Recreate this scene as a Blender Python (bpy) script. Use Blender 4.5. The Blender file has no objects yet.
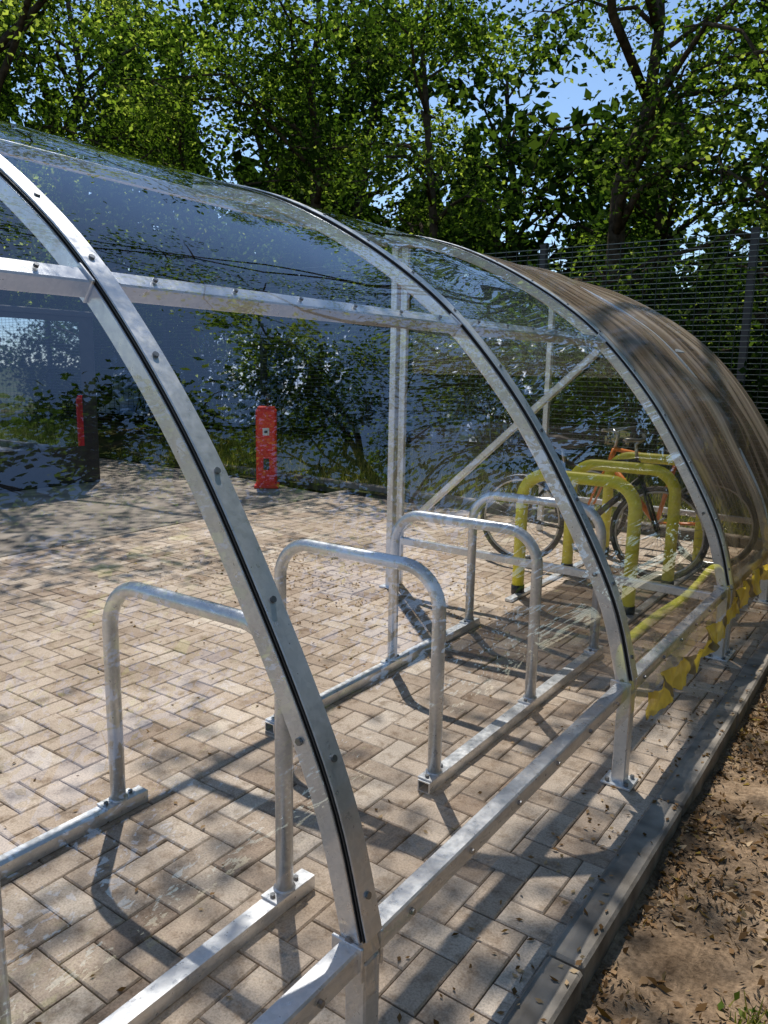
import bpy, math, random
import numpy as np
from mathutils import Vector, Matrix
random.seed(7); RNG=np.random.default_rng(11)
SC=bpy.context.scene

# ------------------------------------------------------------ materials
def new_mat(name):
    m=bpy.data.materials.new(name); m.use_nodes=True
    nt=m.node_tree; nt.nodes.clear()
    out=nt.nodes.new('ShaderNodeOutputMaterial')
    return m,nt,out
def ramp(nt,fac,stops):
    r=nt.nodes.new('ShaderNodeValToRGB'); e=r.color_ramp.elements
    while len(e)<len(stops): e.new(0.5)
    for i,(p,c) in enumerate(stops):
        e[i].position=p; e[i].color=(c[0],c[1],c[2],1)
    nt.links.new(fac,r.inputs[0]); return r.outputs[0]
def pos(nt,scale=(1,1,1)):
    g=nt.nodes.new('ShaderNodeNewGeometry'); m=nt.nodes.new('ShaderNodeMapping')
    m.inputs['Scale'].default_value=scale
    nt.links.new(g.outputs['Position'],m.inputs['Vector']); return m.outputs[0]
def noise(nt,vec,scale,detail=4,rough=.55):
    n=nt.nodes.new('ShaderNodeTexNoise'); n.inputs['Scale'].default_value=scale
    n.inputs['Detail'].default_value=detail; n.inputs['Roughness'].default_value=rough
    nt.links.new(vec,n.inputs['Vector']); return n.outputs['Fac']
def mix(nt,fac,a,b,mode='MIX'):
    m=nt.nodes.new('ShaderNodeMix'); m.data_type='RGBA'; m.blend_type=mode
    for s,v in ((m.inputs[0],fac),(m.inputs[6],a),(m.inputs[7],b)):
        if isinstance(v,(int,float)): s.default_value=v
        elif isinstance(v,tuple): s.default_value=(v[0],v[1],v[2],1)
        else: nt.links.new(v,s)
    return m.outputs[2]
def math_(nt,op,a,b=0.0,clamp=False,c=None):
    m=nt.nodes.new('ShaderNodeMath'); m.operation=op; m.use_clamp=clamp
    for s,v in ((m.inputs[0],a),(m.inputs[1],b)):
        if isinstance(v,(int,float)): s.default_value=v
        else: nt.links.new(v,s)
    if c is not None: m.inputs[2].default_value=c
    return m.outputs[0]
def bump(nt,h,strength=.3,dist=.01):
    b=nt.nodes.new('ShaderNodeBump'); b.inputs['Strength'].default_value=strength
    b.inputs['Distance'].default_value=dist; nt.links.new(h,b.inputs['Height']); return b.outputs[0]
def principled(nt,out,col,rough=.6,metal=0,normal=None,spec=.5):
    if isinstance(rough,float) and rough>=.85:
        p=nt.nodes.new('ShaderNodeBsdfDiffuse')
        if isinstance(col,tuple): p.inputs['Color'].default_value=(col[0],col[1],col[2],1)
        else: nt.links.new(col,p.inputs['Color'])
        if normal is not None: nt.links.new(normal,p.inputs['Normal'])
        nt.links.new(p.outputs[0],out.inputs[0]); return p
    p=nt.nodes.new('ShaderNodeBsdfPrincipled')
    for nm,v in (('Base Color',col),('Roughness',rough),('Metallic',metal)):
        if isinstance(v,(int,float)): p.inputs[nm].default_value=v
        elif isinstance(v,tuple): p.inputs[nm].default_value=(v[0],v[1],v[2],1)
        else: nt.links.new(v,p.inputs[nm])
    p.inputs['Specular IOR Level'].default_value=spec
    if normal is not None: nt.links.new(normal,p.inputs['Normal'])
    nt.links.new(p.outputs[0],out.inputs[0]); return p
def simple(name,c,rough=.6,metal=0,var=.25,scale=12,bs=.15,spec=.5):
    m,nt,out=new_mat(name); v=pos(nt); n=noise(nt,v,scale,2)
    a=tuple(x*(1-var) for x in c); b=tuple(min(1,x*(1+var)) for x in c)
    col=ramp(nt,n,[(.3,a),(.7,b)])
    nb=bump(nt,noise(nt,v,scale*8,2),bs,.002) if bs>.2 else None
    principled(nt,out,col,rough,metal,nb,spec); return m
def schlick(nt,f0,gain=1.0,normal=None):
    lay=nt.nodes.new('ShaderNodeLayerWeight'); lay.inputs[0].default_value=.5
    if normal is not None: nt.links.new(normal,lay.inputs['Normal'])
    p=math_(nt,'POWER',lay.outputs['Facing'],5.0)
    return math_(nt,'MULTIPLY_ADD',p,(1-f0)*gain,True,f0)

def galv():
    m,nt,out=new_mat('galvanised_steel'); v=pos(nt)
    vo=nt.nodes.new('ShaderNodeTexVoronoi'); vo.inputs['Scale'].default_value=110
    nt.links.new(v,vo.inputs['Vector'])
    sp=nt.nodes.new('ShaderNodeSeparateColor'); nt.links.new(vo.outputs['Color'],sp.inputs[0])
    n2=noise(nt,v,6,3); n3=noise(nt,v,40,2)
    c1=ramp(nt,sp.outputs[0],[(0,(.72,.73,.74)),(1,(.82,.825,.83))])
    c2=ramp(nt,n2,[(.3,(.76,.77,.78)),(.7,(1,1,1))])
    col=mix(nt,1.0,c1,c2,'MULTIPLY')
    r=ramp(nt,n3,[(.3,(.26,)*3),(.7,(.44,)*3)])
    principled(nt,out,col,r,.62,bump(nt,n3,.10,.002)); return m
def paving():
    m,nt,out=new_mat('concrete_block'); v=pos(nt)
    a=nt.nodes.new('ShaderNodeAttribute'); a.attribute_name='tint'
    base=ramp(nt,a.outputs['Fac'],[(0,(.40,.31,.24)),(.35,(.52,.42,.33)),(.7,(.60,.50,.405)),(1,(.67,.58,.485))])
    n=noise(nt,v,2.2,3); d=noise(nt,v,160,2,.7); n4=noise(nt,v,14,4,.7)
    col=mix(nt,1.0,base,ramp(nt,n,[(.3,(.74,.72,.70)),(.65,(1.05,1.04,1.02))]),'MULTIPLY')
    col=mix(nt,1.0,col,ramp(nt,d,[(.3,(.70,)*3),(.6,(1.08,)*3)]),'MULTIPLY')
    col=mix(nt,1.0,col,ramp(nt,n4,[(.32,(.62,.58,.54)),(.5,(1.0,)*3)]),'MULTIPLY')
    principled(nt,out,col,.85,0,bump(nt,d,.5,.003),.3); return m
def leafmat(name,cols,trans=.45):
    m,nt,out=new_mat(name)
    a=nt.nodes.new('ShaderNodeAttribute'); a.attribute_name='tint'
    col=ramp(nt,a.outputs['Fac'],cols)
    p=nt.nodes.new('ShaderNodeBsdfDiffuse'); nt.links.new(col,p.inputs['Color'])
    t=nt.nodes.new('ShaderNodeBsdfTranslucent')
    tc=mix(nt,1.0,col,(1.9,2.0,.7),'MULTIPLY'); nt.links.new(tc,t.inputs[0])
    mx=nt.nodes.new('ShaderNodeMixShader'); mx.inputs[0].default_value=trans
    nt.links.new(p.outputs[0],mx.inputs[1]); nt.links.new(t.outputs[0],mx.inputs[2])
    nt.links.new(mx.outputs[0],out.inputs[0]); return m
def polycarb():
    m,nt,out=new_mat('clear_polycarbonate')
    gl=nt.nodes.new('ShaderNodeBsdfGlossy'); gl.inputs['Roughness'].default_value=.01
    gl.inputs['Color'].default_value=(.95,.98,1,1)
    tr=nt.nodes.new('ShaderNodeBsdfTransparent'); tr.inputs[0].default_value=(.99,.99,.99,1)
    f=schlick(nt,.16,.75)
    m1=nt.nodes.new('ShaderNodeMixShader'); nt.links.new(f,m1.inputs[0])
    nt.links.new(tr.outputs[0],m1.inputs[1]); nt.links.new(gl.outputs[0],m1.inputs[2])
    nt.links.new(m1.outputs[0],out.inputs[0]); return m
def endpoly():
    m,nt,out=new_mat('clear_end_polycarbonate')
    gl=nt.nodes.new('ShaderNodeBsdfGlossy'); gl.inputs['Roughness'].default_value=.01
    tr=nt.nodes.new('ShaderNodeBsdfTransparent'); tr.inputs[0].default_value=(.97,.975,.97,1)
    m1=nt.nodes.new('ShaderNodeMixShader'); nt.links.new(schlick(nt,.06,.8),m1.inputs[0])
    nt.links.new(tr.outputs[0],m1.inputs[1]); nt.links.new(gl.outputs[0],m1.inputs[2])
    nt.links.new(m1.outputs[0],out.inputs[0]); return m
def oldpoly():
    m,nt,out=new_mat('weathered_polycarbonate')
    v=pos(nt,(.3,5,.3)); s=noise(nt,v,1.6,4,.6)
    col=ramp(nt,s,[(.3,(.12,.09,.065)),(.48,(.32,.245,.18)),(.62,(.55,.46,.36)),(.75,(.72,.64,.54))])
    df=nt.nodes.new('ShaderNodeBsdfDiffuse'); nt.links.new(col,df.inputs[0])
    tl=nt.nodes.new('ShaderNodeBsdfTranslucent'); nt.links.new(col,tl.inputs[0])
    m0=nt.nodes.new('ShaderNodeMixShader'); m0.inputs[0].default_value=.35
    nt.links.new(df.outputs[0],m0.inputs[1]); nt.links.new(tl.outputs[0],m0.inputs[2])
    tr=nt.nodes.new('ShaderNodeBsdfTransparent'); tr.inputs[0].default_value=(.8,.72,.62,1)
    g=nt.nodes.new('ShaderNodeNewGeometry'); sp=nt.nodes.new('ShaderNodeSeparateXYZ'); nt.links.new(g.outputs['Position'],sp.inputs[0])
    lay=nt.nodes.new('ShaderNodeLayerWeight'); lay.inputs[0].default_value=.5
    h=math_(nt,'MULTIPLY_ADD',sp.outputs[2],.35,True,-.2)
    opa=math_(nt,'MULTIPLY',math_(nt,'ADD',h,math_(nt,'MULTIPLY',lay.outputs['Facing'],.6)),math_(nt,'ADD',s,.45),True)
    m1=nt.nodes.new('ShaderNodeMixShader'); nt.links.new(opa,m1.inputs[0])
    nt.links.new(tr.outputs[0],m1.inputs[1]); nt.links.new(m0.outputs[0],m1.inputs[2])
    gl=nt.nodes.new('ShaderNodeBsdfGlossy'); gl.inputs['Roughness'].default_value=.12
    m2=nt.nodes.new('ShaderNodeMixShader'); nt.links.new(schlick(nt,.05,.6),m2.inputs[0])
    nt.links.new(m1.outputs[0],m2.inputs[1]); nt.links.new(gl.outputs[0],m2.inputs[2])
    nt.links.new(m2.outputs[0],out.inputs[0]); return m
def soilmat():
    m,nt,out=new_mat('dry_soil'); v=pos(nt)
    n=noise(nt,v,3,4,.65); d=noise(nt,v,60,4,.7)
    col=ramp(nt,n,[(.3,(.12,.08,.05)),(.55,(.28,.195,.125)),(.75,(.46,.34,.23))])
    col=mix(nt,1.0,col,ramp(nt,d,[(.3,(.45,)*3),(.65,(1.2,)*3)]),'MULTIPLY')
    principled(nt,out,col,.95,0,bump(nt,d,.9,.012),.15); return m
def groundmat():
    m,nt,out=new_mat('woodland_floor'); v=pos(nt)
    n=noise(nt,v,.8,4,.65); d=noise(nt,v,25,3,.7)
    col=ramp(nt,n,[(.35,(.05,.07,.02)),(.5,(.10,.10,.04)),(.65,(.15,.11,.065))])
    col=mix(nt,1.0,col,ramp(nt,d,[(.3,(.5,)*3),(.65,(1.15,)*3)]),'MULTIPLY')
    principled(nt,out,col,.95,0,None,.15); return m
def skyreflmat():
    m,nt,out=new_mat('painted_sky_reflection'); v=pos(nt); n=noise(nt,v,1.3,3)  # blue and white patches paint the sky mirrored in the panels
    col=ramp(nt,n,[(.35,(.20,.36,.75)),(.5,(.40,.56,.90)),(.62,(.80,.86,.92))])
    principled(nt,out,col,.5,0,None,.4); return m
def tapemat():
    m,nt,out=new_mat('tape_and_reflection'); v=pos(nt,(0,1,1))  # tape yellow, also painting the yellow reflections around it
    n=noise(nt,pos(nt),9,2)
    w=nt.nodes.new('ShaderNodeTexWave'); w.inputs['Scale'].default_value=1.9; w.bands_direction='DIAGONAL'
    nt.links.new(v,w.inputs['Vector'])
    col=ramp(nt,w.outputs['Fac'],[(.0,(.88,.66,.06)),(.88,(.84,.62,.05)),(.93,(.20,.15,.05))])
    col=mix(nt,1.0,col,ramp(nt,n,[(.35,(.75,.7,.6)),(.6,(1.05,1.1,1.4))]),'MULTIPLY')
    p=nt.nodes.new('ShaderNodeBsdfPrincipled'); nt.links.new(col,p.inputs['Base Color']); p.inputs['Roughness'].default_value=.3
    t=nt.nodes.new('ShaderNodeBsdfTranslucent'); nt.links.new(col,t.inputs[0])
    mx=nt.nodes.new('ShaderNodeMixShader'); mx.inputs[0].default_value=.45
    nt.links.new(p.outputs[0],mx.inputs[1]); nt.links.new(t.outputs[0],mx.inputs[2])
    tr=nt.nodes.new('ShaderNodeBsdfTransparent'); m3=nt.nodes.new('ShaderNodeMixShader'); m3.inputs[0].default_value=.15
    nt.links.new(mx.outputs[0],m3.inputs[1]); nt.links.new(tr.outputs[0],m3.inputs[2])
    nt.links.new(m3.outputs[0],out.inputs[0]); return m

M_G=galv(); M_PAV=paving(); M_PC=polycarb(); M_PE=endpoly(); M_OLD=oldpoly(); M_SOIL=soilmat(); M_GR=groundmat()
M_RUB=simple('black_rubber',(.03,.03,.032),.5)
M_BOLT=simple('bolt_steel',(.22,.23,.24),.35,.8)
M_DARK=simple('hollow_shade',(.015,.015,.015),.8)  # near-black colour for the shade inside hollow rails
M_YEL=simple('yellow_powder_coat',(.84,.78,.06),.4,0,.08)
M_RED=simple('red_paint',(.80,.03,.025),.45,0,.08)
M_WHT=simple('white_label',(.75,.75,.72),.5,0,.05)
M_FEN=simple('fence_green_grey',(.03,.04,.04),.4,.3)
M_WIRE=simple('fence_wire_steel',(.20,.22,.21),.35,.5)
M_ASP=simple('asphalt',(.30,.26,.22),.9,0,.3,3,.6)
M_SAND=simple('joint_sand',(.14,.11,.08),.95,0,.35,20,.1)
M_KERB=simple('concrete_kerb',(.26,.23,.195),.9,0,.4,9,.8)
M_SHED=simple('charcoal_cladding',(.03,.032,.038),.5)
M_BARK=simple('bark',(.075,.06,.045),.9,0,.5,9,.9)
M_BLUE=skyreflmat(); M_TAPE=tapemat()
M_ORG=simple('orange_bike_paint',(.70,.20,.03),.3,0,.05)
M_BLK=simple('black_bike_paint',(.03,.03,.035),.3,0,.05)
M_CHR=simple('bike_alloy',(.5,.5,.5),.3,.8)
M_GLASS=simple('solar_glazing',(.50,.64,.92),.02,1.0,.08,1,.02,.5)
M_LEAF=leafmat('leaf_green',[(0,(.012,.026,.006)),(.45,(.042,.078,.015)),(.75,(.13,.19,.04)),(1,(.30,.35,.12))],.5)
M_LEAFD=leafmat('leaf_dark',[(0,(.008,.018,.006)),(.6,(.024,.048,.012)),(1,(.08,.12,.03))],.4)
M_DRY=leafmat('dry_leaf',[(0,(.09,.05,.02)),(.5,(.26,.155,.08)),(1,(.52,.39,.25))],.2)
M_BLD=leafmat('grass_blade',[(0,(.08,.11,.02)),(.5,(.20,.21,.05)),(1,(.46,.39,.16))],.35)

# ------------------------------------------------------------ mesh builder
def link(o,parent=None):
    SC.collection.objects.link(o)
    if parent: o.parent=parent
    return o
def empty(name,loc=(0,0,0)):
    e=bpy.data.objects.new(name,None); e.empty_display_size=.2; SC.collection.objects.link(e); return e
class MB:
    def __init__(s): s.v=[];s.f=[];s.m=[];s.sm=[]
    def add(s,v,f,mi=0,smooth=False):
        o=len(s.v); s.v+= [tuple(map(float,p)) for p in v]; s.f+=[tuple(i+o for i in q) for q in f]
        s.m+=[mi]*len(f); s.sm+=[smooth]*len(f)
    def box(s,c,size,R=None,mi=0,ch=0.0):
        hx,hy,hz=[a/2 for a in size]
        if ch<=0:
            v=[(x,y,z) for z in(-hz,hz) for y in(-hy,hy) for x in(-hx,hx)]
            f=[(0,2,3,1),(4,5,7,6),(0,1,5,4),(2,6,7,3),(0,4,6,2),(1,3,7,5)]
        else:
            v=[];f=[]
            for sx in(-1,1):
                for sy in(-1,1):
                    for sz in(-1,1):
                        v+=[(sx*hx,sy*(hy-ch),sz*(hz-ch)),(sx*(hx-ch),sy*hy,sz*(hz-ch)),(sx*(hx-ch),sy*(hy-ch),sz*hz)]
            def I(a,b,c_,k): return ((a*2+b)*2+c_)*3+k
            f=[(I(0,0,0,0),I(0,0,1,0),I(0,1,1,0),I(0,1,0,0)),(I(1,0,0,0),I(1,1,0,0),I(1,1,1,0),I(1,0,1,0)),
               (I(0,0,0,1),I(1,0,0,1),I(1,0,1,1),I(0,0,1,1)),(I(0,1,0,1),I(0,1,1,1),I(1,1,1,1),I(1,1,0,1)),
               (I(0,0,0,2),I(0,1,0,2),I(1,1,0,2),I(1,0,0,2)),(I(0,0,1,2),I(1,0,1,2),I(1,1,1,2),I(0,1,1,2))]
            for b in(0,1):
                for c_ in(0,1):
                    f.append((I(0,b,c_,1),I(1,b,c_,1),I(1,b,c_,2),I(0,b,c_,2)))
                    f.append((I(b,0,c_,0),I(b,1,c_,0),I(b,1,c_,2),I(b,0,c_,2)))
                    f.append((I(b,c_,0,0),I(b,c_,1,0),I(b,c_,1,1),I(b,c_,0,1)))
            for a in(0,1):
                for b in(0,1):
                    for c_ in(0,1): f.append((I(a,b,c_,0),I(a,b,c_,1),I(a,b,c_,2)))
        if R is not None: v=[tuple(R@Vector(p)) for p in v]
        s.add([(p[0]+c[0],p[1]+c[1],p[2]+c[2]) for p in v],f,mi)
    def sweep(s,pts,prof,ref,mi=0,smooth=False,caps=True,scales=None,closed=False):
        pts=[Vector(p) for p in pts]; n=len(pts); k=len(prof); V=[]
        ref=Vector(ref)
        for i,p in enumerate(pts):
            if closed: t=pts[(i+1)%n]-pts[i-1]
            else: t=pts[min(i+1,n-1)]-pts[max(i-1,0)]
            t.normalize()
            b=(ref-t*ref.dot(t))
            if b.length<1e-4: b=t.orthogonal()
            b.normalize(); a=t.cross(b)
            sc=scales[i] if scales else 1
            for (u,w) in prof: V.append(p+a*u*sc+b*w*sc)
            ref=b if not s_fixed else ref
        F=[]
        for i in range(n if closed else n-1):
            i2=(i+1)%n
            for j in range(k): F.append((i*k+j,i*k+(j+1)%k,i2*k+(j+1)%k,i2*k+j))
        if caps and not closed: F.append(tuple(range(k))[::-1]); F.append(tuple((n-1)*k+j for j in range(k)))
        s.add(V,F,mi,smooth)
    def tube(s,pts,r,seg=14,mi=0,scales=None,closed=False,caps=True):
        t=(Vector(pts[1])-Vector(pts[0])).normalized()
        s.sweep(pts,[(r*math.cos(2*math.pi*j/seg),r*math.sin(2*math.pi*j/seg)) for j in range(seg)],t.orthogonal(),mi,True,caps,scales,closed)
    def bolt(s,c,axis,r=.008,h=.008,mi=0,seg=6):
        a=Vector(axis).normalized(); c=Vector(c)
        s.sweep([c,c+a*h],[(r*math.cos(2*math.pi*j/seg),r*math.sin(2*math.pi*j/seg)) for j in range(seg)],a.orthogonal(),mi)
    def done(s,name,mats,parent=None,auto=False):
        me=bpy.data.meshes.new(name); me.from_pydata(s.v,[],s.f)
        for m in mats: me.materials.append(m)
        me.polygons.foreach_set('material_index',s.m); me.polygons.foreach_set('use_smooth',s.sm)
        me.update(); me.validate(); o=bpy.data.objects.new(name,me); return link(o,parent)
s_fixed=False
def rect(a,b): return [(-a/2,-b/2),(a/2,-b/2),(a/2,b/2),(-a/2,b/2)]
def crect(a,b,c=.005):
    return [(-a/2+c,-b/2),(a/2-c,-b/2),(a/2,-b/2+c),(a/2,b/2-c),(a/2-c,b/2),(-a/2+c,b/2),(-a/2,b/2-c),(-a/2,-b/2+c)]

def np_quads(name,V,tint,mat,parent=None):
    n=len(V)//4; me=bpy.data.meshes.new(name)
    me.vertices.add(4*n); me.vertices.foreach_set('co',V.astype(np.float32).ravel())
    me.loops.add(4*n); me.loops.foreach_set('vertex_index',np.arange(4*n,dtype=np.int32))
    me.polygons.add(n); me.polygons.foreach_set('loop_start',np.arange(0,4*n,4,dtype=np.int32))
    me.update(calc_edges=True)
    a=me.attributes.new('tint','FLOAT','POINT'); a.data.foreach_set('value',np.repeat(tint,4).astype(np.float32))
    me.materials.append(mat); o=bpy.data.objects.new(name,me); return link(o,parent)
def leafquads(C,L,asp=.6,flat=.0,rng=RNG):
    n=len(C); a=rng.normal(size=(n,3)); a[:,2]*=(1-flat); a/=np.linalg.norm(a,axis=1)[:,None]
    b=rng.normal(size=(n,3)); b[:,2]*=(1-flat); b-=a*(a*b).sum(1)[:,None]; b/=np.linalg.norm(b,axis=1)[:,None]
    l=(L*rng.uniform(.6,1.3,n))[:,None]
    nn=np.cross(a,b)
    V=np.stack([C-a*l*.5,C-b*l*asp*.5+nn*l*.08,C+a*l*.5,C+b*l*asp*.5+nn*l*.08],1)
    return V.reshape(-1,3)

# ------------------------------------------------------------ camera solved from the photograph
def basis(psi,th,ro):
    d=np.array([-np.sin(psi)*np.cos(th),np.cos(psi)*np.cos(th),-np.sin(th)])
    r0=np.array([np.cos(psi),np.sin(psi),0]);u0=np.cross(r0,d)
    return np.cos(ro)*r0+np.sin(ro)*u0,-np.sin(ro)*r0+np.cos(ro)*u0,d
r_,u_,d_=basis(.6150,.1831,.0196)
cam=bpy.data.cameras.new('camera'); co=bpy.data.objects.new('camera',cam); SC.collection.objects.link(co)
cam.sensor_fit='HORIZONTAL'; cam.sensor_width=36; cam.lens=36*768.13/768; cam.clip_start=.05; cam.clip_end=1000
co.matrix_world=Matrix(((r_[0],u_[0],-d_[0],1.3133),(r_[1],u_[1],-d_[1],-1.4144),(r_[2],u_[2],-d_[2],1.4752),(0,0,0,1)))
SC.camera=co

# ------------------------------------------------------------ light
S=Vector((-.42,.40,1)).normalized(); EL=math.asin(S.z); AZ=math.atan2(S.x,S.y)
sun=bpy.data.lights.new('sun','SUN'); sun.energy=5.0; sun.angle=math.radians(.5); sun.color=(1,.96,.89)
so=bpy.data.objects.new('sun',sun); SC.collection.objects.link(so); so.rotation_euler=S.to_track_quat('Z','Y').to_euler()
W=bpy.data.worlds.new('World'); SC.world=W; W.use_nodes=True; nt=W.node_tree; nt.nodes.clear()
sky=nt.nodes.new('ShaderNodeTexSky'); sky.sky_type='NISHITA'; sky.sun_disc=False
sky.sun_elevation=EL; sky.sun_rotation=AZ; sky.dust_density=.05; sky.air_density=1.0; sky.ozone_density=3.0
bg=nt.nodes.new('ShaderNodeBackground'); bg.inputs[1].default_value=.15
wo=nt.nodes.new('ShaderNodeOutputWorld'); nt.links.new(sky.outputs[0],bg.inputs[0]); nt.links.new(bg.outputs[0],wo.inputs[0])
SC.view_settings.view_transform='Standard'; SC.view_settings.look='None'; SC.view_settings.exposure=0

# ------------------------------------------------------------ ground
g=MB(); g.add([(-300,-300,-.09),(300,-300,-.09),(300,300,-.09),(-300,300,-.09)],[(0,1,2,3)]); g.done('ground',[M_GR])
X0,X1,Y0,Y1=-4.4,.675,-3.4,5.75
PV=empty('block_paving')
V=[];F=[];T=[]
rs=random.Random(3)
u=.1
def addblock(xa,ya,xb,yb):
    xa=max(xa,X0);xb=min(xb,X1);yb=min(yb,Y1+.0)
    if xb-xa<.02 or yb-ya<.02: return
    gp=.0020; c=.004; dz=rs.uniform(-.0015,.0015); tx=rs.uniform(-.001,.001); ty=rs.uniform(-.001,.001)
    xa+=gp;ya+=gp;xb-=gp;yb-=gp; o=len(V)
    j=lambda:rs.uniform(-.0008,.0008)
    q=[(xa+j(),ya+j()),(xb+j(),ya+j()),(xb+j(),yb+j()),(xa+j(),yb+j())]; mx=(xa+xb)/2;my=(ya+yb)/2
    ins=[(x+(c if x<mx else -c),y+(c if y<my else -c)) for x,y in q]
    V.extend([(x,y,-.03) for x,y in q]);V.extend([(x,y,-.004+dz) for x,y in q])
    V.extend([(x,y,dz+tx*(1 if x<mx else -1)+ty*(1 if y<my else -1)) for x,y in ins])
    F.append((o+8,o+9,o+10,o+11))
    for k in range(4):
        k2=(k+1)%4; F.append((o+4+k,o+4+k2,o+8+k2,o+8+k)); F.append((o+k,o+k2,o+4+k2,o+4+k))
    T.extend([min(1,max(0,rs.gauss(.5,.24)))]*12)
ni=int((X1-X0)/u)+3; nj=int((Y1-Y0)/u)+2
for j in range(-1,nj):
    for i in range(-2,ni):
        x=X0+i*u;y=Y0+j*u
        if (i-j)%4==0: addblock(x,y,x+2*u,y+u)
        elif (i-j)%4==3: addblock(x,y,x+u,y+2*u)
me=bpy.data.meshes.new('blocks'); me.from_pydata(V,[],F); me.materials.append(M_PAV)
a=me.attributes.new('tint','FLOAT','POINT'); a.data.foreach_set('value',T); me.update(); link(bpy.data.objects.new('blocks',me),PV)
g=MB(); g.add([(X0,Y0,-.007),(X1,Y0,-.007),(X1,Y1,-.007),(X0,Y1,-.007)],[(0,1,2,3)]); g.done('joint_sand',[M_SAND],PV)
g=MB(); g.add([(-9.5,-14,-.004),(X0-.12,-14,-.004),(X0-.12,5.6,-.004),(-9.5,6.4,-.004)],[(0,1,2,3)]); g.done('access_road',[M_ASP])
k=MB()
y=-3.4
while y<5.7:
    k.box((.728,y+.455,-.045+rs.uniform(-.004,.004)),(.096,.902,.15),Matrix.Rotation(rs.uniform(-.006,.006),3,'Z'),0,.008); y+=.91
k.done('kerb',[M_KERB])
k=MB(); y=-14
while y<5.4:
    k.box((X0-.06,y+.455,-.07),(.11,.902,.15),None,0,.006); y+=.91
k.done('flush_kerb',[M_KERB])
k=MB()
n=14
for i in range(n):
    a=Vector((-9.4,6.42,0)).lerp(Vector((.78,5.85,0)),i/n); b=Vector((-9.4,6.42,0)).lerp(Vector((.78,5.85,0)),(i+1)/n)
    c=(a+b)/2; ang=math.atan2(b.y-a.y,b.x-a.x); k.box((c.x,c.y,.0),((b-a).length-.006,.12,.16),Matrix.Rotation(ang,3,'Z'),0,.01)
k.done('edging_kerb',[M_KERB])
def patch(name,x0,x1,y0,y1,nx,ny,zf,mat):
    V=[];F=[]
    for j in range(ny+1):
        for i in range(nx+1):
            x=x0+(x1-x0)*i/nx;y=y0+(y1-y0)*j/ny;V.append((x,y,zf(x,y)))
    for j in range(ny):
        for i in range(nx):
            o=j*(nx+1)+i;F.append((o,o+1,o+nx+2,o+nx+1))
    b=MB();b.add(V,F,0,True);return b.done(name,[mat])
from mathutils import noise as mn
def soilz(x,y): 
    return -.035+.03*mn.noise(Vector((x*2,y*2,0)))+.018*mn.noise(Vector((x*9,y*9,3)))+.008*mn.noise(Vector((x*28,y*28,5)))+.05*max(0,x-1.3)**.8*.6
patch('soil_bed',.77,4.2,-3.4,7.8,110,300,soilz,M_SOIL)
def grassz(x,y): return .01+.16*min(1,max(0,(y-6.1)/1.6))+.04*mn.noise(Vector((x*1.5,y*1.5,0)))
patch('grass_bank',-12,.78,5.95,10,120,40,grassz,M_GR)

def scatter(name,n,fx,L,mat,asp=.6,flat=.7,dz=.006):
    P=np.array([fx() for _ in range(n)]); P[:,2]+=dz
    return np_quads(name,leafquads(P,L,asp,flat),RNG.random(n)**1.3,mat)
def soilp():
    while True:
        x=.8+2.6*rs.random()**1.6; y=rs.uniform(-1.6,6.5)
        if mn.noise(Vector((x*3,y*3,9)))+.25>rs.uniform(-.3,.6): return (x,y,soilz(x,y))
scatter('leaf_litter',6000,soilp,.040,M_DRY,.45,.55)
scatter('leaf_litter',12000,soilp,.016,M_DRY,.4,.5)
scatter('bark_mulch',12000,soilp,.022,M_BARK,.3,.5)
def pavp():
    m=rs.random()
    if m<.5: x=rs.gauss(-2.2,.8);y=rs.gauss(2.6,.5)
    elif m<.72: x=rs.uniform(.45,.8);y=rs.uniform(-1.2,5)
    else: x=rs.uniform(-4.3,.7);y=rs.uniform(-1,5.6)
    return (min(x,.76),y,.002 if x<.68 else .032)
scatter('fallen_leaves',2300,pavp,.022,M_DRY,.5,.85,.004)
def blades(name,pts,h,parent=None,mat=M_BLD,w=.006):
    n=len(pts);P=np.array(pts);d=RNG.normal(size=(n,3))*.35;d[:,2]=1;d/=np.linalg.norm(d,axis=1)[:,None]
    s=RNG.normal(size=(n,3));s[:,2]=0;s/=np.linalg.norm(s,axis=1)[:,None];l=(h*RNG.uniform(.4,1.2,n))[:,None]
    t=P+d*l
    V=np.stack([P-s*w,P+s*w,t+s*w*.2,t-s*w*.2],1).reshape(-1,3);return np_quads(name,V,RNG.random(n),mat,parent)
pp=[]
for _ in range(20000):
    x=rs.uniform(-9.5,.5);y=rs.uniform(6.1,9);pp.append((x,y,grassz(x,y)))
blades('grass',pp,.15,None,M_BLD,.007)
def weed(x,y,r,n,h):
    z=soilz(x,y); pts=[(x+rs.gauss(0,r),y+rs.gauss(0,r),z) for _ in range(n)]
    o=blades('weed_tuft',pts,h,None,M_BLD,.003)
    C=np.array([(p[0]+rs.gauss(0,.03),p[1]+rs.gauss(0,.03),z+h*rs.uniform(.2,.8)) for p in pts[:n//2]])
    np_quads('weed_leaves',leafquads(C,.024,.6,.3),RNG.uniform(.3,.9,len(C)),M_LEAF,o)
weed(1.16,.36,.035,70,.05);weed(.98,3.2,.06,160,.12);weed(.9,4.2,.08,220,.16);weed(.93,5.0,.1,260,.2);weed(1.3,3.6,.1,200,.15)
weed(1.0,2.3,.04,60,.06);weed(.86,2.9,.03,60,.06)

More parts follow.
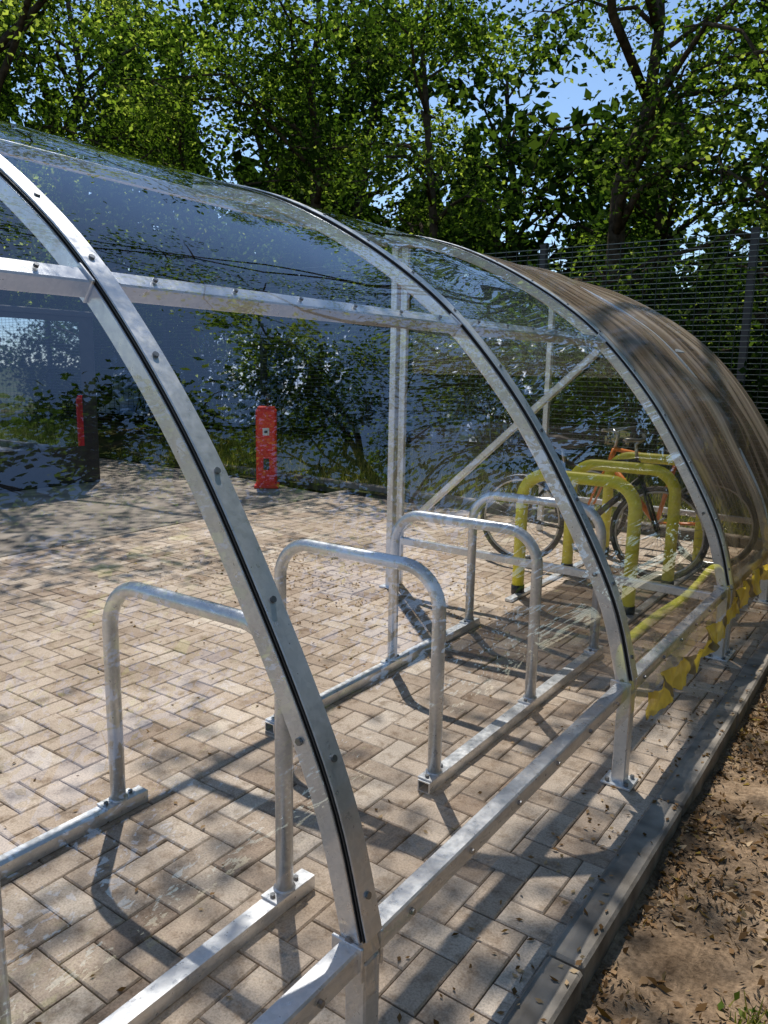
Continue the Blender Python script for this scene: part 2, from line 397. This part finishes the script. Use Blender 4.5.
# ------------------------------------------------------------ shelter
YR=[1.2219-1.5768*2,1.2219-1.5768,1.2219,1.2219+1.5768]
P0=[(.535,.36),(.44,.68),(.24,1.05),(.035,1.355),(-.23,1.645),(-.49,1.845),(-.79,2.02),(-1.1,2.16),(-1.4,2.25),(-1.68,2.30)]
def catmull(P,n=8):
    Q=[(2*P[0][0]-P[1][0],2*P[0][1]-P[1][1])]+P+[(2*P[-1][0]-P[-2][0],2*P[-1][1]-P[-2][1])];o=[]
    for i in range(1,len(Q)-2):
        for k in range(n):
            t=k/n;a,b,c,d=[np.array(Q[i+m]) for m in(-1,0,1,2)]
            o.append(tuple(.5*(2*b+(c-a)*t+(2*a-5*b+4*c-d)*t*t+(3*b-a-3*c+d)*t**3)))
    o.append(P[-1]);return o
PR=catmull(P0,8)
def offs(pr,d):
    o=[]
    for i,p in enumerate(pr):
        a=pr[max(0,i-1)];b=pr[min(len(pr)-1,i+1)];tx,tz=b[0]-a[0],b[1]-a[1];l=math.hypot(tx,tz)
        o.append((p[0]+tz/l*d,p[1]-tx/l*d))
    return o
def nrm(pr,i):
    a=pr[max(0,i-1)];b=pr[min(len(pr)-1,i+1)];tx,tz=b[0]-a[0],b[1]-a[1];l=math.hypot(tx,tz);return Vector((tz/l,0,-tx/l))
def rib(y,parent,idx,gasket=True,pr=PR,wdt=.055):
    global s_fixed
    s_fixed=True
    b=MB()
    b.sweep([(p[0],y,p[1]) for p in pr],crect(.052,wdt,.005),(0,1,0))
    b.box((.535,y,.18),(.05,.05,.36),None,0,.004)
    b.box((.535,y,.006),(.11,.10,.010),None,0,.002)
    if gasket:
        o1=offs(pr,.0275); b.sweep([(p[0],y,p[1]) for p in o1[1:]],rect(.0025,wdt+.004),(0,1,0),1)
        o2=offs(pr,.0345); b.sweep([(p[0],y,p[1]) for p in o2[1:]],rect(.0025,wdt+.002),(0,1,0),1)
        o3=offs(pr,.0385); b.sweep([(p[0],y,p[1]) for p in o3[1:]],crect(.005,wdt-.004,.0015),(0,1,0),0)
        for i in range(3,len(pr)-1,6):
            c=offs(pr,.041)[i]; b.bolt((c[0],y,c[1]),nrm(pr,i),.007,.005,2,10)
        for i in(1,10,32): b.bolt((pr[i][0],y-wdt/2,pr[i][1]),(0,-1,0),.008,.007,2)
    for sx in(-.035,.035):
        b.bolt((.535+sx,y-.035,.011),(0,0,1),.008,.012,2);b.bolt((.535+sx,y+.035,.011),(0,0,1),.008,.012,2)
    s_fixed=False
    return b.done('rib_%d'%idx,[M_G,M_RUB,M_BOLT],parent)
SH=empty('bike_shelter')
for i,y in enumerate(YR): rib(y,SH,i)
def rect_tube(b,a,c,w,h,t=.004,mi=0,ref=(0,0,1)):
    s=globals(); s['s_fixed']=True; b.sweep([a,c],crect(w,h,.004),ref,mi); s['s_fixed']=False
b=MB()
for i in range(3):
    ya,yb=YR[i]+.028,YR[i+1]-.028
    b.box((.525,(ya+yb)/2,.365),(.048,yb-ya,.05),None,0,.004)
    for q in range(6):
        yy=ya+.12+(yb-ya-.24)*q/5; b.bolt((.549,yy,.365),(1,0,0),.007,.009,1,8)
    for yy in(ya,yb): b.box((.522,yy+(.004 if yy==ya else -.004),.362),(.075,.008,.075),None,0,.002)
b.done('lower_rail',[M_G,M_BOLT],SH)
b=MB(); R=Matrix.Rotation(math.radians(-40),3,'Y').inverted()
for i in range(3):
    ya,yb=YR[i]+.028,YR[i+1]-.028
    b.box((-.226,(ya+yb)/2,1.648),(.05,yb-ya,.046),R,0,.004)
    nv=Vector((.64,0,.77))
    for q in range(6):
        yy=ya+.12+(yb-ya-.24)*q/5; c=Vector((-.226,yy,1.648))+nv*.026; b.bolt(c,nv,.006,.007,1,8)
    for yy in(ya,yb): b.box((-.226,yy+(.004 if yy==ya else -.004),1.648),(.064,.008,.06),R,0,.002)
b.done('purlin',[M_G,M_BOLT],SH)
b=MB()
b.box((-1.665,(YR[0]+YR[3])/2,2.272),(.03,YR[3]-YR[0]-.06,.05),None,0,.003)
b.done('eave_beam',[M_G],SH)
ye=YR[3]
b=MB()
for yy,xx in((YR[3],-1.60),(YR[0],-1.60)):
    b.box((xx,yy,1.135),(.05,.05,2.27),None,0,.004); b.box((xx,yy,.006),(.12,.1,.01),None,0,.002)
b.box((-1.52,ye+.002,1.14),(.028,.03,2.2),None,0,.003)
rect_tube(b,(-1.575,ye,.345),(.51,ye,.325),.042,.046)
rect_tube(b,(-1.575,ye+.003,.36),(-.235,ye+.003,1.60),.040,.04,ref=(0,1,0))
rect_tube(b,(-1.575,YR[0],.345),(.51,YR[0],.325),.042,.046)
b.done('end_frame',[M_G],SH)
def panel(name,ya,yb,pr,mat,parent,start=0,ny=14,amp=.004):
    o=offs(pr,.031)[start:]; first=(o[0][0]+.005,o[0][1]-.075); o=[first]+o
    V=[];F=[]
    for j in range(ny+1):
        y=ya+(yb-ya)*j/ny
        for i,p in enumerate(o):
            e=amp*mn.noise(Vector((y*1.5,i*.10,ya)))*math.sin(math.pi*j/ny); V.append((p[0]+e,y,p[1]+e*.6))
    m=len(o)
    for j in range(ny):
        for i in range(m-1): q=j*m+i;F.append((q,q+m,q+m+1,q+1))
    b=MB();b.add(V,F,0,True);return b.done(name,[mat],parent)
for i in range(3): panel('roof_panel_%d'%i,YR[i]+.004,YR[i+1]-.004,PR,M_PC,SH,0,20,.008)
def endpanel(name,y,pr,mat,parent,zb=.36,xl=-1.58):
    b=MB();vs=[];fs=[]
    pts=[(p[0]-.02,p[1]-.02) for p in pr if p[0]>xl]
    for p in pts: vs+= [(p[0],y,p[1]),(p[0],y,zb)]
    vs+=[(xl,y,2.26),(xl,y,zb)]
    for i in range(len(pts)): fs.append((2*i,2*i+2,2*i+3,2*i+1))
    b.add(vs,fs,0,False);return b.done(name,[mat],parent)
endpanel('end_panel',ye+.03,PR,M_PE,SH)

# ------------------------------------------------------------ cycle racks
def hoop_pts(xl,xr,y,z0,h,r=.15):
    P=[(xl,y,z0)]
    for k in range(9): a=math.pi-math.pi/2*k/8;P.append((xl+r+r*math.cos(a),y,h-r+r*math.sin(a)))
    for k in range(9): a=math.pi/2-math.pi/2*k/8;P.append((xr-r+r*math.cos(a),y,h-r+r*math.sin(a)))
    P.append((xr,y,z0));return P
def rack(name,ys,y0,y1):
    E=empty(name)
    b=MB()
    for x in(-.7484,0):
        w,h,t=.05,.042,.004
        b.box((x,(y0+y1)/2,h-t/2+.002),(w,y1-y0,t));b.box((x,(y0+y1)/2,t/2+.002),(w,y1-y0,t))
        for s in(-1,1): b.box((x+s*(w/2-t/2),(y0+y1)/2,h/2+.002),(t,y1-y0-.0006,h-2*t))
        b.box((x,y0+.06,h/2+.002),(w-2*t,.002,h-2*t),None,1);b.box((x,y1-.06,h/2+.002),(w-2*t,.002,h-2*t),None,1)  # dark plates paint the shade inside the open rail ends
        for y in ys:
            b.box((x,y,.0475),(.062,.125,.007),None,0,.001)
            for s in(-.047,.047): b.bolt((x,y+s,.051),(0,0,1),.008,.009,2)
            b.tube([(x,y,.05),(x,y,.056)],.031,16)
    b.done('floor_rails',[M_G,M_DARK,M_BOLT],E)
    for i,y in enumerate(ys):
        h=MB(); h.tube(hoop_pts(-.7484,0,y,.051,.80),.0245,18); h.done('hoop_%d'%i,[M_G],E)
rack('cycle_rack',[-1.6,-.8,0],-1.68,.10)
rack('cycle_rack',[.79,1.60,2.385],.72,2.47)

# ------------------------------------------------------------ older shelter behind
OS=empty('old_bike_shelter')
PR2=[(p[0],p[1]) for p in PR]
YO=[ye+.11,4.1,5.3]
for i,y in enumerate(YO): rib(y,OS,i,False,PR2)
panel('roof_panel',YO[0]-.03,YO[2]+.03,PR2,M_OLD,OS,0,30,.03)
b=MB()
b.box((.52,(YO[0]+YO[2])/2,.34),(.045,YO[2]-YO[0]-.06,.045),None,0,.004)
b.box((-.226,(YO[0]+YO[2])/2,1.635),(.04,YO[2]-YO[0]-.06,.04),R,0,.004)
b.box((-1.61,YO[0],1.13),(.05,.05,2.26),None,0,.004);b.box((-1.61,YO[2],1.13),(.05,.05,2.26),None,0,.004)
rect_tube(b,(-1.58,YO[2],.345),(.51,YO[2],.325),.042,.046)
b.done('frame',[M_G],OS)
YR2=empty('yellow_cycle_rack')
for i,(y,xl,xr) in enumerate(((3.2,-.83,-.085),(3.98,-.80,-.06),(4.72,-.78,-.04))):
    b=MB();b.tube(hoop_pts(xl,xr,y,.03,.83,.17),.040,18)
    for x in(xl,xr): b.tube([(x,y,.01),(x,y,.07)],.044,16,1)
    b.done('hoop_%d'%i,[M_YEL,M_RUB],YR2)
b=MB()
for x in(-.80,-.05): b.box((x,3.95,.012),(.05,1.9,.02),None,0,.002)
b.done('floor_rails',[M_G],YR2)
b=MB(); b.tube([(p[1],p[0],p[2]) for p in hoop_pts(2.02,4.2,.955,-.05,.38,.14)],.038,16)
b.done('yellow_hoop_barrier',[M_YEL])
# tape along the lower rail, partly standing in for yellow reflections
def tape(name,path,wd,seed):
    V=[];F=[]; n=len(path)
    for i,p in enumerate(path):
        a=1.3*mn.noise(Vector((i*.06,seed,0)))
        dx,dz=math.sin(a)*wd/2,math.cos(a)*wd/2
        q=.010*mn.noise(Vector((i*.25,seed,4)))
        for s in(-1,-.33,.33,1): V.append((p[0]+dx*s+q+.010*mn.noise(Vector((i*.3,s*2,seed))),p[1]+.01*s*mn.noise(Vector((i*.5,1,seed))),p[2]+dz*s+.015*mn.noise(Vector((i*.25,s,seed+7)))))
    for i in range(n-1):
        for s in range(3): o=i*4+s;F.append((o,o+1,o+5,o+4))
    b=MB();b.add(V,F,0,True);return b.done(name,[M_TAPE])
def tpath(y0,y1,z0,z1,sag,x=.60,n=90,sd=1):
    o=[]
    for i in range(n):
        t=i/(n-1);o.append((x+.02*mn.noise(Vector((t*6,sd,0))),y0+(y1-y0)*t,z0+(z1-z0)*t-sag*math.sin(math.pi*t)+.03*mn.noise(Vector((t*7,sd,2)))))
    return o
T1=tape('tape_and_reflection',tpath(1.26,2.8,.30,.30,.04,.60,140),.11,3)
T3=tape('strand',tpath(2.75,4.9,.33,.46,.06,.60,160,9),.13,11);T3.parent=T1
# bicycle
def bicycle(x,y,ang,paint):
    E=empty('bicycle'); B=[]
    Rz=Matrix.Rotation(ang,3,'Z')
    def T_(p): q=Rz@Vector(p);return (q.x+x,q.y+y,q.z)
    for i,wx in enumerate((-.52,.52)):
        b=MB()
        circ=lambda r,n=36:[T_((wx+r*math.cos(2*math.pi*k/n),0,.345+r*math.sin(2*math.pi*k/n))) for k in range(n)]
        b.tube(circ(.33),.020,8,0,None,True);b.tube(circ(.308),.010,6,1,None,True)
        for k in range(28):
            a=2*math.pi*k/28;b.tube([T_((wx,.02*(-1)**k,.345)),T_((wx+.305*math.cos(a),0,.345+.305*math.sin(a)))],.0013,4,1)
        b.tube([T_((wx,-.05,.345)),T_((wx,.05,.345))],.02,10,1);b.done('wheel_%d'%i,[M_RUB,M_CHR],E)
    b=MB()
    bb=(-.08,0,.29);st=(-.2,0,.80);hd=(.33,0,.86);hb=(.37,0,.74)
    for a_,c_,r in((bb,st,.018),(st,hd,.018),(bb,hb,.024),(hd,hb,.022)): b.tube([T_(a_),T_(c_)],r,10)
    for s in(-.05,.05):
        b.tube([T_(bb),T_((-.52,s,.345))],.009,8);b.tube([T_(st),T_((-.52,s,.345))],.008,8);b.tube([T_(hb),T_((.42,s,.6)),T_((.52,s,.345))],.011,8)
    b.done('frame',[paint],E)
    b=MB()
    b.tube([T_(st),T_((-.235,0,.94))],.013,8,1);b.tube([T_(hd),T_((.31,0,.98)),T_((.36,0,1.02))],.013,8,1)
    b.tube([T_((.30,-.29,1.03)),T_((.35,-.12,1.02)),T_((.36,0,1.02)),T_((.35,.12,1.02)),T_((.30,.29,1.03))],.013,8,1)
    b.tube([T_((-.38,0,.95)),T_((-.25,0,.965)),T_((-.12,0,.955)),T_((-.06,0,.95))],.05,10,0,[1.2,1.1,.5,.25])
    b.tube([T_((-.08,-.06,.29)),T_((-.08,.06,.29))],.02,8,1)
    b.tube([T_((-.08,-.06,.29)),T_((.06,-.06,.20))],.008,6,1);b.tube([T_((-.08,.06,.29)),T_((-.22,.06,.38))],.008,6,1)
    b.box(T_((.06,-.1,.2)),(.08,.08,.02));b.box(T_((-.22,.1,.38)),(.08,.08,.02))
    b.done('fittings',[M_RUB,M_CHR],E)
bicycle(-.72,4.13,.10,M_BLK)
bicycle(-.50,4.9,3.0,M_ORG)

# ------------------------------------------------------------ red pedestal
E=empty('red_marker_post'); b=MB(); Rr=Matrix.Rotation(math.radians(40),3,'Z')
def rp(x,y,z): q=Rr@Vector((x,y,z)); return (q.x-5.39,q.y+5.52,q.z)
b.box(rp(0,0,.49),(.25,.2,.98),Rr,0,.02)
b.box(rp(0,0,.99),(.21,.16,.03),Rr,0,.01)
b.box(rp(0,0,.02),(.30,.26,.04),Rr,0,.006)
b.box(rp(.0,-.103,.70),(.08,.012,.09),Rr,1,.003); b.box(rp(0,-.111,.70),(.04,.01,.03),Rr,2,.002)
b.box(rp(0,-.102,.30),(.07,.01,.14),Rr,2,.003)  # black plate paints the shade of the lower opening
b.tube([rp(.02,0,1.0),rp(.02,0,1.1)],.012,8,2); b.tube([rp(.02,0,1.08),rp(.02,0,1.15)],.03,10,2)
b.done('body',[M_RED,M_WHT,M_RUB],E)

# ------------------------------------------------------------ mesh fence
FE=empty('mesh_fence'); fy=8.0; FH=3.02
b=MB(); xs=[-.49+2.45*k for k in range(-5,3)]
for x in xs: b.box((x,fy,FH/2),(.08,.09,FH+.05),None,0,.004); b.box((x,fy,FH+.03),(.09,.10,.02))
b.done('posts',[M_SHED],FE)
b=MB()
xa,xb=xs[0],xs[-1]; z=.12
while z<FH: b.box(((xa+xb)/2,fy-.050,z),(xb-xa,.006,.006)); z+=.06
b.done('horizontal_wires',[M_WIRE],FE)
b=MB(); x=xa
while x<xb: b.box((x,fy-.058,(FH+.1)/2),(.005,.005,FH-.1)); x+=.15
b.done('vertical_wires',[M_FEN],FE)

# ------------------------------------------------------------ dark glazed building + added blue slope imitating sky reflections
E=empty('dark_glazed_building'); b=MB()
b.box((-9.0,.93,1.02),(3.4,7.06,2.04),None,0,.01)
b.box((-9.0,.93,2.07),(3.6,7.2,.06),None,0,.01)
b.done('walls',[M_SHED],E)
b=MB()
for k_ in range(5): b.box((-7.294,-1.9+1.37*k_,1.22),(.012,1.33,1.5),None,0)
b.done('glazing',[M_GLASS],E)
E=empty('sky_reflection_slope'); b=MB()  # added slope, its colour stands in for sky reflections
b.add([(-24,11.6,.15),(-4.6,11.6,.15),(-4.6,15.2,2.5),(-24,15.2,2.5)],[(0,1,2,3)])
b.done('reflection_face',[M_BLUE],E)
b=MB(); b.add([(-24,15.2,-.1),(-4.6,15.2,-.1),(-4.6,15.2,2.49),(-24,15.2,2.49)],[(0,1,2,3)])  # sides closing the added slope
b.add([(-4.6,11.6,-.1),(-4.6,15.2,-.1),(-4.6,15.2,2.49),(-4.6,11.6,.14)],[(0,1,2,3)]); b.done('walls',[M_SHED],E)

# ------------------------------------------------------------ trees
def clumps(cl,n,leaf,rg,sd,mat,parent):
    m=max(1,n//len(cl)); C=[];tt=[]
    for c,s in cl:
        mm=max(3,int(m*s)); g_=rg.normal(size=(mm,3))*np.array([1,1,.5])*sd*s; g_[:,2]-=.14*(g_[:,0]**2+g_[:,1]**2)/sd
        C.append(c+g_); tt.append(np.clip(rg.uniform(.05,.92)+rg.normal(size=mm)*.13,0,1))
    C=np.concatenate(C);tt=np.concatenate(tt)
    np_quads('foliage',leafquads(C,leaf,.62,.35,rg),tt,mat,parent)
def tree(name,x,y,H,R,n,leaf,seed,zlow=.25,mat=None,lean=(0,0),tr=.13,sd=.34,base=0,boughs=()):
    rg=np.random.default_rng(seed); mat=mat or M_LEAF
    b=MB(); tp=[]
    for k in range(9):
        t=k/8; tp.append((x+lean[0]*t+rg.normal()*.10*t*2,y+lean[1]*t+rg.normal()*.10*t*2,-.1+base+H*.92*t))
    b.tube(tp,tr,10,0,[1.25 if k==0 else 1-.85*k/8 for k in range(9)])
    cl=[]
    nb=int(14+R*2)
    for k in range(nb):
        t=zlow+(.97-zlow)*(k+rg.random())/nb; f=t*8; i=min(7,int(f)); p0=np.array(tp[i])*(1-(f-i))+np.array(tp[i+1])*(f-i)
        a=rg.random()*6.283+k*2.4; ln=R*(1.1-.75*abs(t-.45)**1.1)*rg.uniform(.55,1.1)
        up=rg.uniform(.0,.7)*ln; end=p0+np.array([math.cos(a)*ln,math.sin(a)*ln,up])
        pts=[]
        for q in range(6):
            s=q/5; w=rg.normal(size=3)*.10*ln*.35*(s>0); pts.append(p0+(end-p0)*s+w+np.array([0,0,.18*ln*math.sin(s*3.1)-.12*ln*s*s]))
        r0=tr*(1-.8*t)*.55
        b.tube([tuple(p) for p in pts],max(.014,r0),6,0,[1,.8,.62,.45,.3,.15])
        for q in range(2,6):
            for _ in range(2):
                c=pts[q]+rg.normal(size=3)*np.array([.35,.35,.22])*max(.7,ln*.3); cl.append((c,rg.uniform(.6,1.25)))
                b.tube([tuple(pts[q]),tuple((pts[q]+c)/2+rg.normal(size=3)*.05),tuple(c)],max(.006,r0*.25),5,0,[1,.7,.3])
    bf=[]
    for (h0,e,rad,nc,nl) in boughs:
        t=min(.95,h0/H); f=t*8; i=min(7,int(f)); p0=np.array(tp[i])*(1-(f-i))+np.array(tp[i+1])*(f-i); e=np.array(e,float)
        pts=[p0+(e-p0)*s+np.array([0,0,.5*math.sin(s*3.14)])+rg.normal(size=3)*.12*(0<s<1) for s in np.linspace(0,1,8)]
        b.tube([tuple(p) for p in pts],.07,7,0,list(np.linspace(1,.25,8)))
        bc=[]
        for _ in range(nc):
            q=rg.integers(4,8); c=pts[q]+rg.normal(size=3)*np.array([rad,rad,.3]); bc.append((c,rg.uniform(.7,1.3)))
            b.tube([tuple(pts[q]),tuple((pts[q]+c)/2+rg.normal(size=3)*.08),tuple(c)],.016,5,0,[1,.7,.3])
        bf.append((bc,nl))
    T=b.done(name,[M_BARK])
    clumps(cl,n,leaf,rg,sd,mat,T)
    for bc,nl in bf: clumps(bc,nl,leaf,rg,.30,mat,T)
tree('oak_tree',-11.5,9.6,8.5,2.8,14000,.10,1,.15,tr=.16)
tree('oak_tree',-8.6,10.2,9.5,2.9,15000,.10,2,.12,tr=.18)
tree('oak_tree',-5.9,9.9,8.5,2.6,14000,.095,3,.10)
tree('oak_tree',-3.2,10.6,9.5,3.0,14000,.09,4,.12,lean=(.8,0),tr=.2,boughs=((6,(-3.2,3.1,8.3),.7,12,1100),(7,(-3.0,2.0,8.4),.5,6,450)))
tree('oak_tree',-.6,10.0,8.0,2.6,9000,.09,5,.2,lean=(1.0,.2),tr=.18,boughs=((6,(-1.8,5.0,8.2),.7,8,800),))
tree('oak_tree',2.2,10.8,9.0,2.8,7000,.11,6,.12)
tree('ash_tree',-12.6,6.2,9.0,2.8,14000,.10,7,.10,tr=.16,boughs=((6,(-8.2,5.2,7.6),1.0,18,2200),(7,(-7.4,7.0,8.0),.9,14,1600)))
tree('ash_tree',-13.2,2.6,9.0,2.8,12000,.11,8,.10,boughs=((6,(-8.8,3.0,7.4),1.0,16,1900),))
tree('ash_tree',-14.5,9.0,11,3.2,10000,.135,9,.1,tr=.2)
tree('ash_tree',-13.5,-1.5,9.0,3.0,5000,.17,10,.1)
for i,(x,y) in enumerate(((-18,12),(-14,14.5),(-10.5,14),(-7,15),(-3.5,14.5),(0,15.5),(4,15),(-19,6),(-19,1))):
    tree('lime_tree',x,y,[12,11.5,11,8.5,8,6.5,7.5,12,11][i],3.6,[5000,5000,4500,3800,3300,2800,3600,5000,5000][i],.27,20+i,.08,M_LEAFD,tr=.2,sd=.5)
def shrub(x,y,r,h,n,seed,leaf=.08,mat=None):
    rg=np.random.default_rng(seed); b=MB(); C=[];tt=[]
    for k in range(16):
        a=rg.random()*6.283; e=np.array([x+math.cos(a)*r*rg.uniform(.2,1),y+math.sin(a)*r*.7*rg.uniform(.2,1),h*rg.uniform(.35,1)])
        b.tube([(x,y,-.05),tuple((np.array([x,y,0])+e)/2+rg.normal(size=3)*.1),tuple(e)],.02,5,0,[1,.7,.3])
        for _ in range(2):
            c=e+rg.normal(size=3)*.2; m=n//32; C.append(c+rg.normal(size=(m,3))*np.array([.3,.3,.25])); tt.append(np.clip(rg.uniform(.1,.7)+rg.normal(size=m)*.2,0,1))
    T=b.done('shrub',[M_BARK]); C=np.concatenate(C);tt=np.concatenate(tt); C[:,2]=np.abs(C[:,2])
    np_quads('foliage',leafquads(C,leaf,.6,.2,rg),tt,mat or M_LEAFD,T)
for i in range(13):
    x=-12+1.15*i; lo=x<-3.5; shrub(x,9.0+.3*math.sin(i*2.3),.8,[2.0,1.2,2.6,1.5,1.3,2.2,2.6][i%7],900 if lo else 1700,60+i,.10)
for i in range(6): shrub(-11.9-.3*(i%2),7.0-1.6*i,1.0,2.6,1300,90+i,.11)
n=17000
ang=RNG.uniform(math.radians(75),math.radians(190),n); rad=RNG.uniform(24,34,n)
hh=np.interp(ang,[1.3,1.7,2.0,2.2,2.6,3.3],[6,7,8,9.5,13,15])*(.8+.2*np.sin(ang*31)+.12*np.sin(ang*83))
C=np.stack([rad*np.cos(ang),rad*np.sin(ang),hh*RNG.random(n)**.8],1)
np_quads('distant_trees',leafquads(C,.95,.7,.2),np.clip(RNG.normal(.3,.25,n),0,1),M_LEAFD)
# out-of-view trees and low foliage placed to darken and break up panel reflections
tree('birch_tree',4.9,4.6,8.5,2.8,7000,.15,41,.08,sd=.26,boughs=((5,(1.9,3.6,8.2),.7,9,1700),(6,(2.2,5.6,8.0),.7,9,1700),(6,(3.2,2.4,8.4),.6,7,1200)))
tree('birch_tree',5.4,1.6,7.5,2.6,6000,.15,42,.08,sd=.26,boughs=((5,(2.9,1.2,7.6),.7,8,1300),))
tree('birch_tree',5.6,-1.6,7.5,2.6,4500,.15,45,.08,sd=.28)
tree('birch_tree',5.5,-5,8.5,3.0,4000,.18,43,.1)
tree('birch_tree',3.9,8.2,9.5,3.0,8000,.14,44,.08,sd=.26,boughs=((6,(.6,7.2,8.2),.7,9,1800),(6,(-.7,7.0,8.6),.6,7,1300),(6,(1.4,8.6,8.4),.7,8,1500)))
tree('birch_tree',7.5,7.0,10,3.2,4500,.2,46,.08)
n=14000
y=RNG.uniform(-9,9.5,n); z=RNG.random(n)*(2.6+.5*np.sin(y*1.7)+.3*np.sin(y*4.1)); C=np.stack([5.2+.45*RNG.normal(size=n)*(1-.12*z),y,z],1)
np_quads('reflection_hedge',leafquads(C,.17,.65,.2),np.clip(RNG.normal(.35,.2,n),0,1),M_LEAFD)  # unseen foliage wall added to keep low panel reflections dark
